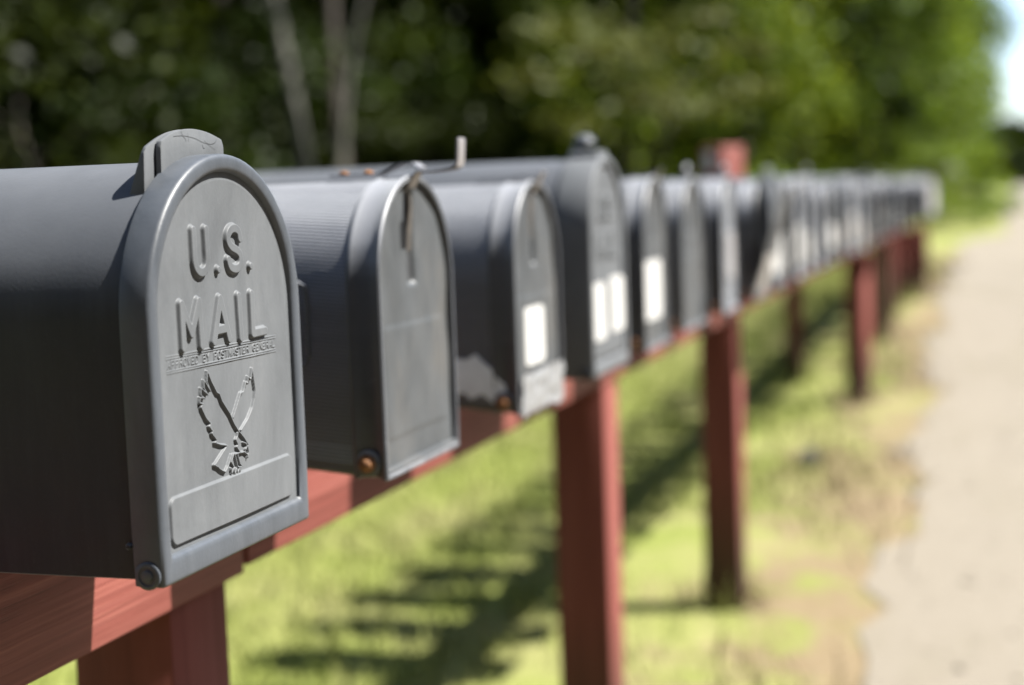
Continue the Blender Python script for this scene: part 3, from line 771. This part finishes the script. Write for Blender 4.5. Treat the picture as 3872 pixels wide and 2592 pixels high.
# grass blades and pebbles: nobody could count them
def fast_mesh(name, V, F, mat, parent=None):
    me = bpy.data.meshes.new(name); V = np.asarray(V, np.float32); F = np.asarray(F, np.int32)
    k = F.shape[1]
    me.vertices.add(len(V)); me.vertices.foreach_set('co', V.ravel())
    me.loops.add(F.size); me.loops.foreach_set('vertex_index', F.ravel())
    me.polygons.add(len(F)); me.polygons.foreach_set('loop_start', np.arange(0, F.size, k, dtype=np.int32))
    me.update(calc_edges=True); me.materials.append(mat)
    o = bpy.data.objects.new(name, me); col.objects.link(o)
    if parent is not None: o.parent = parent
    return o
n = 150000
gx = rng.uniform(-6.5, -0.22, n); gy = rng.uniform(0.6, 14.5, n) ** 1.0
keep = gx < np.array([edge(float(v)) for v in gy]) + 0.05 * np.sin(gy * 2.9) + rng.normal(0, 0.06, n)
dens = 0.5 + 0.5 * np.sin(gx * 3.1 + 1.3 * np.sin(gy * 1.7)) * np.sin(gy * 2.3 + np.sin(gx * 2.1))
keep &= (gx < -1.0) | (dens > rng.uniform(0.3, 1.1, n))
gx, gy = gx[keep], gy[keep]; n = len(gx)
gz = np.array([zg(float(v)) for v in gy]); h = rng.uniform(0.025, 0.075, n) * (1 + (gx > -1.2) * rng.uniform(0, .5, n)); a = rng.uniform(0, 6.28, n); w = 0.0035
lean = rng.normal(0, 0.03, (n, 2))
P0 = np.stack([gx - w * np.cos(a), gy - w * np.sin(a), gz], 1); P1 = np.stack([gx + w * np.cos(a), gy + w * np.sin(a), gz], 1)
P2 = np.stack([gx + lean[:, 0], gy + lean[:, 1], gz + h], 1)
V = np.stack([P0, P1, P2], 1).reshape(-1, 3)
tuft = []
for o in [q for q in bpy.data.objects if q.name.startswith('wooden_post')]:     # taller uncut grass round each post
    for _ in range(90):
        a_ = random.uniform(0, 6.28); d_ = random.uniform(0.03, 0.13); bx = o.location.x - 0.043 + d_ * math.cos(a_); by = o.location.y + 0.043 + d_ * math.sin(a_)
        hh_ = random.uniform(0.04, 0.13); b_ = random.uniform(0, 3.14); g_ = o.location.z
        tuft += [(bx - .003 * math.cos(b_), by - .003 * math.sin(b_), g_), (bx + .003 * math.cos(b_), by + .003 * math.sin(b_), g_), (bx + random.gauss(0, .03), by + random.gauss(0, .03), g_ + hh_)]
V = np.concatenate([V, np.array(tuft)]); F = np.arange(len(V)).reshape(-1, 3)
tag(fast_mesh('grass', V, F, M['blades']), 'short patchy lawn grass behind and under the mailbox row', kind='stuff')
n = 5000
px = rng.uniform(-0.45, 3.4, n); py = rng.uniform(1.0, 14, n); ok = px > np.array([edge(float(v)) for v in py]) - 0.03
px, py = px[ok], py[ok]; n = len(px); r = rng.uniform(0.003, 0.011, n) * rng.uniform(.5, 1.2, n)
octv = np.array([(1, 0, 0), (0, 1, 0), (-1, 0, 0), (0, -1, 0), (0, 0, .6), (0, 0, -.6)]); octf = np.array([(0, 1, 4), (1, 2, 4), (2, 3, 4), (3, 0, 4), (1, 0, 5), (2, 1, 5), (3, 2, 5), (0, 3, 5)])
c = np.stack([px, py, np.array([zg(float(v)) for v in py]) + 0.004 + r * .3], 1)
V = (c[:, None, :] + octv[None] * r[:, None, None] * rng.uniform(.7, 1.2, (n, 6, 1))).reshape(-1, 3)
F = (octf[None] + (np.arange(n) * 6)[:, None, None]).reshape(-1, 3)
tag(fast_mesh('gravel', V, F, M['gravel']), 'loose pale gravel scattered on the road', kind='stuff')
# small dark stone by the verge
bm = bmesh.new(); bmesh.ops.create_icosphere(bm, subdivisions=2, radius=1.0)
for v in bm.verts:
    q = 1 + 0.22 * math.sin(v.co.x * 4 + 1) * math.cos(v.co.y * 5) + 0.12 * math.sin(v.co.z * 9 + v.co.x * 3)
    v.co = Vector((v.co.x * 0.05 * q, v.co.y * 0.06 * q, v.co.z * 0.055 * q))
k = MB(); k.bm(bm); st = k.build('stone', M['stone'], None, scale=1.0, angle=30); st.location = (-0.66, 5.45, 0.02); st.scale = (0.75, 0.75, 0.8)
tag(st, 'small dark stone lying in the dry verge between the posts and the road', 'stone')

# ------------------------------------------------------------------ trees
def leaf_cloud(n, rad, clumps, size, seed, low=0.0, sig=0.17):
    r = np.random.default_rng(seed)
    d = r.normal(size=(clumps, 3)); d /= np.linalg.norm(d, axis=1)[:, None]
    cc = d * (r.uniform(0.25, 1.0, (clumps, 1)) ** 0.5)
    cs = r.uniform(0.6, 1.3, clumps)
    i = r.integers(0, clumps, n)
    P = cc[i] + r.normal(size=(n, 3)) * (sig * cs[i])[:, None] * np.array([1, 1, .62])
    P = P * np.array(rad)
    q = r.normal(size=(n, 3)); q[:, 2] = np.abs(q[:, 2]) * 1.3 + 0.25; q /= np.linalg.norm(q, axis=1)[:, None]   # leaf normals lean upward
    t = np.cross(q, r.normal(size=(n, 3))); t /= np.linalg.norm(t, axis=1)[:, None]; s = np.cross(q, t)
    L = (size * r.uniform(.6, 1.35, n))[:, None]
    V = np.stack([P - t * L * .5, P + s * L * .30 - t * L * .05, P + t * L * .5, P - s * L * .30 - t * L * .05], 1).reshape(-1, 3)
    F = np.arange(n * 4).reshape(-1, 4)
    return V, F

def trunk_mesh(mb, pts, r0, r1, limbs=6, reach=2.0, seed=0, zlo=0.35):
    rr = random.Random(seed); k = len(pts)
    mb.tube(pts, [r0 + (r1 - r0) * (i / (k - 1)) ** .8 for i in range(k)], 10)
    P = [Vector(p) for p in pts]
    for i in range(limbs):
        f = zlo + (1 - zlo) * (i + .5) / limbs; s = f * (k - 1); j = min(int(s), k - 2)
        p = P[j].lerp(P[j + 1], s - j); a = rr.uniform(0, 6.28); ln = reach * rr.uniform(.6, 1.1)
        d = Vector((math.cos(a), math.sin(a), rr.uniform(.15, .7)))
        br = (r0 + (r1 - r0) * f) * .5
        mb.tube([p, p + d * ln * .5, p + d * ln + Vector((0, 0, .12 * ln))], [br, br * .6, br * .2], 6)

GT = 'trees of the forest edge behind the mailboxes'
def make_tree(name, height, crown_r, crown_lo, n, size, mat, seed, label, clumps=60, r0=0.14, group=GT, bark='bark', sig=0.16):
    t = empty(name, (0, 0, 0), label, 'tree', group)
    k = MB(); rr = random.Random(seed)
    pts = [(rr.uniform(-.08, .08) * i, rr.uniform(-.08, .08) * i, -0.1 + (height * .86 + .1) * i / 6) for i in range(7)]
    trunk_mesh(k, pts, r0, r0 * .25, 8, crown_r * .8, seed, zlo=max(.15, crown_lo / height))
    k.build('trunk', M[bark], t, scale=1.0)
    rz = (height - crown_lo) / 2
    V, F = leaf_cloud(n, (crown_r, crown_r, rz), clumps, size, seed, sig=sig)
    V = V + np.array([0, 0, crown_lo + rz])
    fast_mesh('crown', V, F, M[mat], t)
    return t

def place(proto, x, y, rz, s, first, label=None):
    o = proto if first else copy_tree(proto)
    o.location = (x, y, zg(y)); o.rotation_euler = (0, 0, rz); o.scale = (s, s, s)
    if label: o['label'] = label
    return o

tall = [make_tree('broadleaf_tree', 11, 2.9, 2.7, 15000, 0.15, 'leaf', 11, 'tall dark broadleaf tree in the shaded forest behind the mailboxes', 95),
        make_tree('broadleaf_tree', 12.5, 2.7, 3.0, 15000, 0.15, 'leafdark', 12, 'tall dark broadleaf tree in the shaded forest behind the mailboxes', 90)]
spots = [(-8.2, 3.5), (-8.0, 7.2), (-8.6, 10.6), (-7.9, 13.6), (-8.9, 16.6), (-8.4, 20.0), (-11.2, 5.5), (-11.0, 9.2), (-11.3, 13.0), (-10.8, 16.5), (-11, 20.5), (-13.8, 8), (-14, 12), (-14, 16), (-13.6, 20), (-9.6, 23.5), (-12.5, 25), (-7.2, 25.5), (-5.9, 29), (-9, 29), (-8.3, -0.5), (-11.5, 1.5), (-16.5, 10), (-17, 15), (-16, 23)]
fl = [True, True]
for i, (x, y) in enumerate(spots):
    v = i % 2; place(tall[v], x, y, random.uniform(0, 6.28), random.uniform(.9, 1.15), fl[v]); fl[v] = False
# saplings and bushes of the shaded understorey
GS = 'saplings and bushes under the dark trees'
sap = [make_tree('sapling', 3.6, 1.15, 0.35, 3200, 0.10, 'leaf', 21, 'leafy sapling in the dark understorey behind the mailboxes', 34, 0.035, GS),
       make_tree('sapling', 2.6, 1.25, 0.1, 3200, 0.10, 'leafdark', 22, 'leafy sapling in the dark understorey behind the mailboxes', 30, 0.03, GS)]
sspots = [(-7.55, 12.4), (-7.9, 9.4), (-7.7, 10.7)]
for i in range(34):
    yy = 4 + i * 0.62 + random.uniform(-.3, .3)
    sspots.append((-7.95 - random.uniform(0, 3.2) + (0.9 if yy > 17 else 0), yy))
for i in range(14): sspots.append((-11.5 - random.uniform(0, 2.5), 7 + i * 1.2))
fl = [True, True]
for i, (x, y) in enumerate(sspots):
    v = 1 if y < 18.5 else i % 2; place(sap[v], x, y, random.uniform(0, 6.28), random.uniform(.75, 1.35), fl[v]); fl[v] = False
# sunlit trees and bushes where the forest comes down to the road
GL = 'sunlit trees where the forest meets the road'
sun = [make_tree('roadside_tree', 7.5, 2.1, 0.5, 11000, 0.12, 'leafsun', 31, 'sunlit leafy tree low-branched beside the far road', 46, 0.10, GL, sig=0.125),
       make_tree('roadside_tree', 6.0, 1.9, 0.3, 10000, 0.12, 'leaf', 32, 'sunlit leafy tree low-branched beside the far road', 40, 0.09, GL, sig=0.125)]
rs = [(-5.0, 20.8, 1.0), (-5.0, 22.5, 1.05), (-3.9, 24.0, 1.0), (-3.3, 26.5, 1.1), (-2.4, 28.2, 1.1), (-2.25, 31.5, 1.1), (-6.2, 23.5, 1.1), (-4.8, 27, 1.2), (-3.6, 31, 1.3), (-2.3, 36, 1.1), (-2.4, 41, 1.2), (-3.8, 37, 1.4), (-1.9, 27.5, .8), (-1.95, 34, .85), (-2.3, 45, 1.0), (-2.3, 48, 1.3), (-3.2, 42, 1.3), (-2.7, 56, 1.5), (-4.6, 52, 1.5)]
fl = [True, True]
for i, (x, y, s) in enumerate(rs):
    v = i % 2; place(sun[v], x, y, random.uniform(0, 6.28), s, fl[v]); fl[v] = False
pb = make_tree('roadside_bush', 1.9, 1.0, 0.9, 1500, 0.11, 'pale', 41, 'pale green bushy branch catching the sun above the first boxes', 14, 0.03, None)
place(pb, -3.95, 18.0, 0.3, 1.55, True); pb['label'] = 'pale leafed young tree catching the sun in front of the dark gap'; pb.location.z += 0.0
bb = make_tree('roadside_bush', 1.5, 1.0, 0.05, 2200, 0.09, 'leafsun', 42, 'yellow-green bush at the bend of the road beyond the last mailbox', 20, 0.03, 'bushes at the road bend')
bs = [(-1.35, 21.6, .55), (-0.95, 23.2, .5), (-0.25, 23.6, .32), (-0.7, 22.3, .35), (0.0, 27.5, .40), (-1.0, 26.5, 1.1), (-1.7, 29.5, 1.2), (-2.4, 20.2, .7), (-3.3, 20.6, .8), (-0.55, 26, .5), (-1.7, 24.5, .7)]
for i, (x, y, s) in enumerate(bs): place(bb, x, y, random.uniform(0, 6.28), s, i == 0, 'yellow-green bush at the bend of the road beyond the last mailbox')
# twin-stemmed birch with a lean
b_ = empty('birch_tree', (-6.45, 14.0, zg(14)), 'pale grey birch forking into two leaning stems at the forest edge', 'tree', None)
k = MB()
def stem(top, r):
    a, t_ = Vector((-0.12, 0, -0.1)), Vector(top)
    pts = [a.lerp(t_, i / 6) + Vector((0.05 * math.sin(i * 1.3), 0, 0)) for i in range(7)]
    return pts, [r * (1 - .6 * i / 6) for i in range(7)]
k = MB()
for top, r in (((-0.95, 0.1, 6.5), 0.085), ((0.62, 0.2, 3.6), 0.058)):
    p, q = stem(top, r); k.tube(p, q, 10)
k.build('trunk', M['birch'], b_, scale=1.0)
V, F = leaf_cloud(7000, (2.1, 2.0, 1.9), 60, 0.11, 51); fast_mesh('crown', V + np.array([0, 0, 5.9]), F, M['leaf'], b_)
for i, (x, y, h, r, lab) in enumerate([(-8.9, 12.4, 7.5, 0.13, 'grey slender trunk at the far left of the dark forest'), (-8.3, 12.9, 7, .06, 'thin grey stem beside the leftmost trunk'), (-7.0, 15.8, 7.5, 0.10, 'brown slender tree in the dark forest right of the birch')]):
    t = empty('slender_tree', (x, y, zg(y)), lab, 'tree', None)
    k = MB(); k.tube([(0, 0, -.1), (-.12, 0, 2), (-.16, .1, 4.4), (-.3, .1, h)], [r, r * .85, r * .6, r * .25], 9); k.build('trunk', M['bark' if i == 2 else 'birch'], t, scale=1.0)
    V, F = leaf_cloud(3500, (1.6, 1.6, 1.5), 40, 0.12, 60 + i); fast_mesh('crown', V + np.array([-.2, 0, h - .4]), F, M['leafdark'], t)
# deep woods behind the separate trees, one mass
def woods(name, boxes, n, size, mat, seed, label):
    r = np.random.default_rng(seed); Vs = []
    for (x0, x1, y0, y1, h) in boxes:
        m = int(n * (y1 - y0 + x1 - x0) / sum(b[3] - b[2] + b[1] - b[0] for b in boxes))
        c = np.stack([r.uniform(x0, x1, m // 40), r.uniform(y0, y1, m // 40), r.uniform(0, h, m // 40)], 1)
        i = r.integers(0, len(c), m); P = c[i] + r.normal(size=(m, 3)) * 0.55
        P[:, 2] = np.abs(P[:, 2]) + .1
        q = r.normal(size=(m, 3)); q /= np.linalg.norm(q, axis=1)[:, None]; t = np.cross(q, r.normal(size=(m, 3))); t /= np.linalg.norm(t, axis=1)[:, None]; s = np.cross(q, t)
        L = (size * r.uniform(.6, 1.4, m))[:, None]
        Vs.append(np.stack([P - t * L * .5, P + s * L * .35, P + t * L * .5, P - s * L * .35], 1).reshape(-1, 3))
    V = np.concatenate(Vs); F = np.arange(len(V)).reshape(-1, 4)
    return tag(fast_mesh(name, V, F, M[mat]), label, kind='stuff')
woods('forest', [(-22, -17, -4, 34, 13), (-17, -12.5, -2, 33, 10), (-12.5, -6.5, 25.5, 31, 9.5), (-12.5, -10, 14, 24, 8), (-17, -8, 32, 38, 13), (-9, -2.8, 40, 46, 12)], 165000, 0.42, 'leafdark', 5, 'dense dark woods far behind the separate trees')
woods('roadside_forest_added_unseen', [(8.5, 13, -2, 60, 7.5), (-12, 2, -14, -9, 8), (1.6, 10, -12, -1.9, 9)], 90000, 0.42, 'leafdark', 8, 'dark woods added out of view by the road and behind the camera for shade')  # added out of view to block skylight and ground bounce
woods('far_forest', [(-4, 22, 190, 205, 7.6)], 9000, 1.2, 'leafdark', 6, 'dark distant woods closing the end of the road')

# ------------------------------------------------------------------ light and sky
S = Vector((0.70, 0.20, 1.0)).normalized()
elev = math.asin(S.z)
w = bpy.data.worlds.new('World'); sc.world = w; w.use_nodes = True
nt = w.node_tree; bg = nt.nodes['Background']
sky = nt.nodes.new('ShaderNodeTexSky'); sky.sky_type = 'NISHITA'; sky.sun_disc = False
sky.sun_elevation = elev; sky.sun_rotation = math.atan2(S.x, S.y); sky.altitude = 100; sky.air_density = 0.8; sky.dust_density = 1.0; sky.ozone_density = 1.0
nt.links.new(sky.outputs[0], bg.inputs['Color']); bg.inputs['Strength'].default_value = 0.075
sl = bpy.data.lights.new('sun', 'SUN'); sl.energy = 5.0; sl.angle = R(0.55); sl.color = (1.0, 0.965, 0.905)
so = bpy.data.objects.new('sun', sl); col.objects.link(so)
so.rotation_mode = 'QUATERNION'; so.rotation_quaternion = S.to_track_quat('Z', 'Y'); so.location = (6, 2, 12)

# ------------------------------------------------------------------ camera: 35 mm lens on a 23.6 mm sensor, wide open
cam = bpy.data.cameras.new('camera'); co = bpy.data.objects.new('camera', cam); col.objects.link(co)
mw = np.array([[0.95168869, -0.00380058, -0.30704102], [0.30509299, -0.10142502, 0.94690614], [-0.03474044, -0.99483593, -0.09536551]])
rot = Matrix([[mw[i][0], -mw[i][1], -mw[i][2]] for i in range(3)])
co.matrix_world = Matrix.Translation((0, 0, CAM_H)) @ rot.to_4x4()
cam.sensor_fit = 'HORIZONTAL'; cam.sensor_width = 23.6; cam.lens = 35.0
cam.clip_start = 0.02; cam.clip_end = 1500
cam.dof.use_dof = True; cam.dof.focus_distance = 0.895; cam.dof.aperture_fstop = 2.3; cam.dof.aperture_blades = 0
sc.camera = co

sc.view_settings.view_transform = 'Standard'; sc.view_settings.look = 'None'
sc.view_settings.gamma = 1.0; sc.view_settings.exposure = 2.05
sc.render.engine = 'CYCLES'
sc.cycles.use_denoising = True; sc.cycles.max_bounces = 6; sc.cycles.diffuse_bounces = 3; sc.cycles.glossy_bounces = 3
sc.cycles.transmission_bounces = 3; sc.cycles.transparent_max_bounces = 4
sc.cycles.sample_clamp_indirect = 6.0
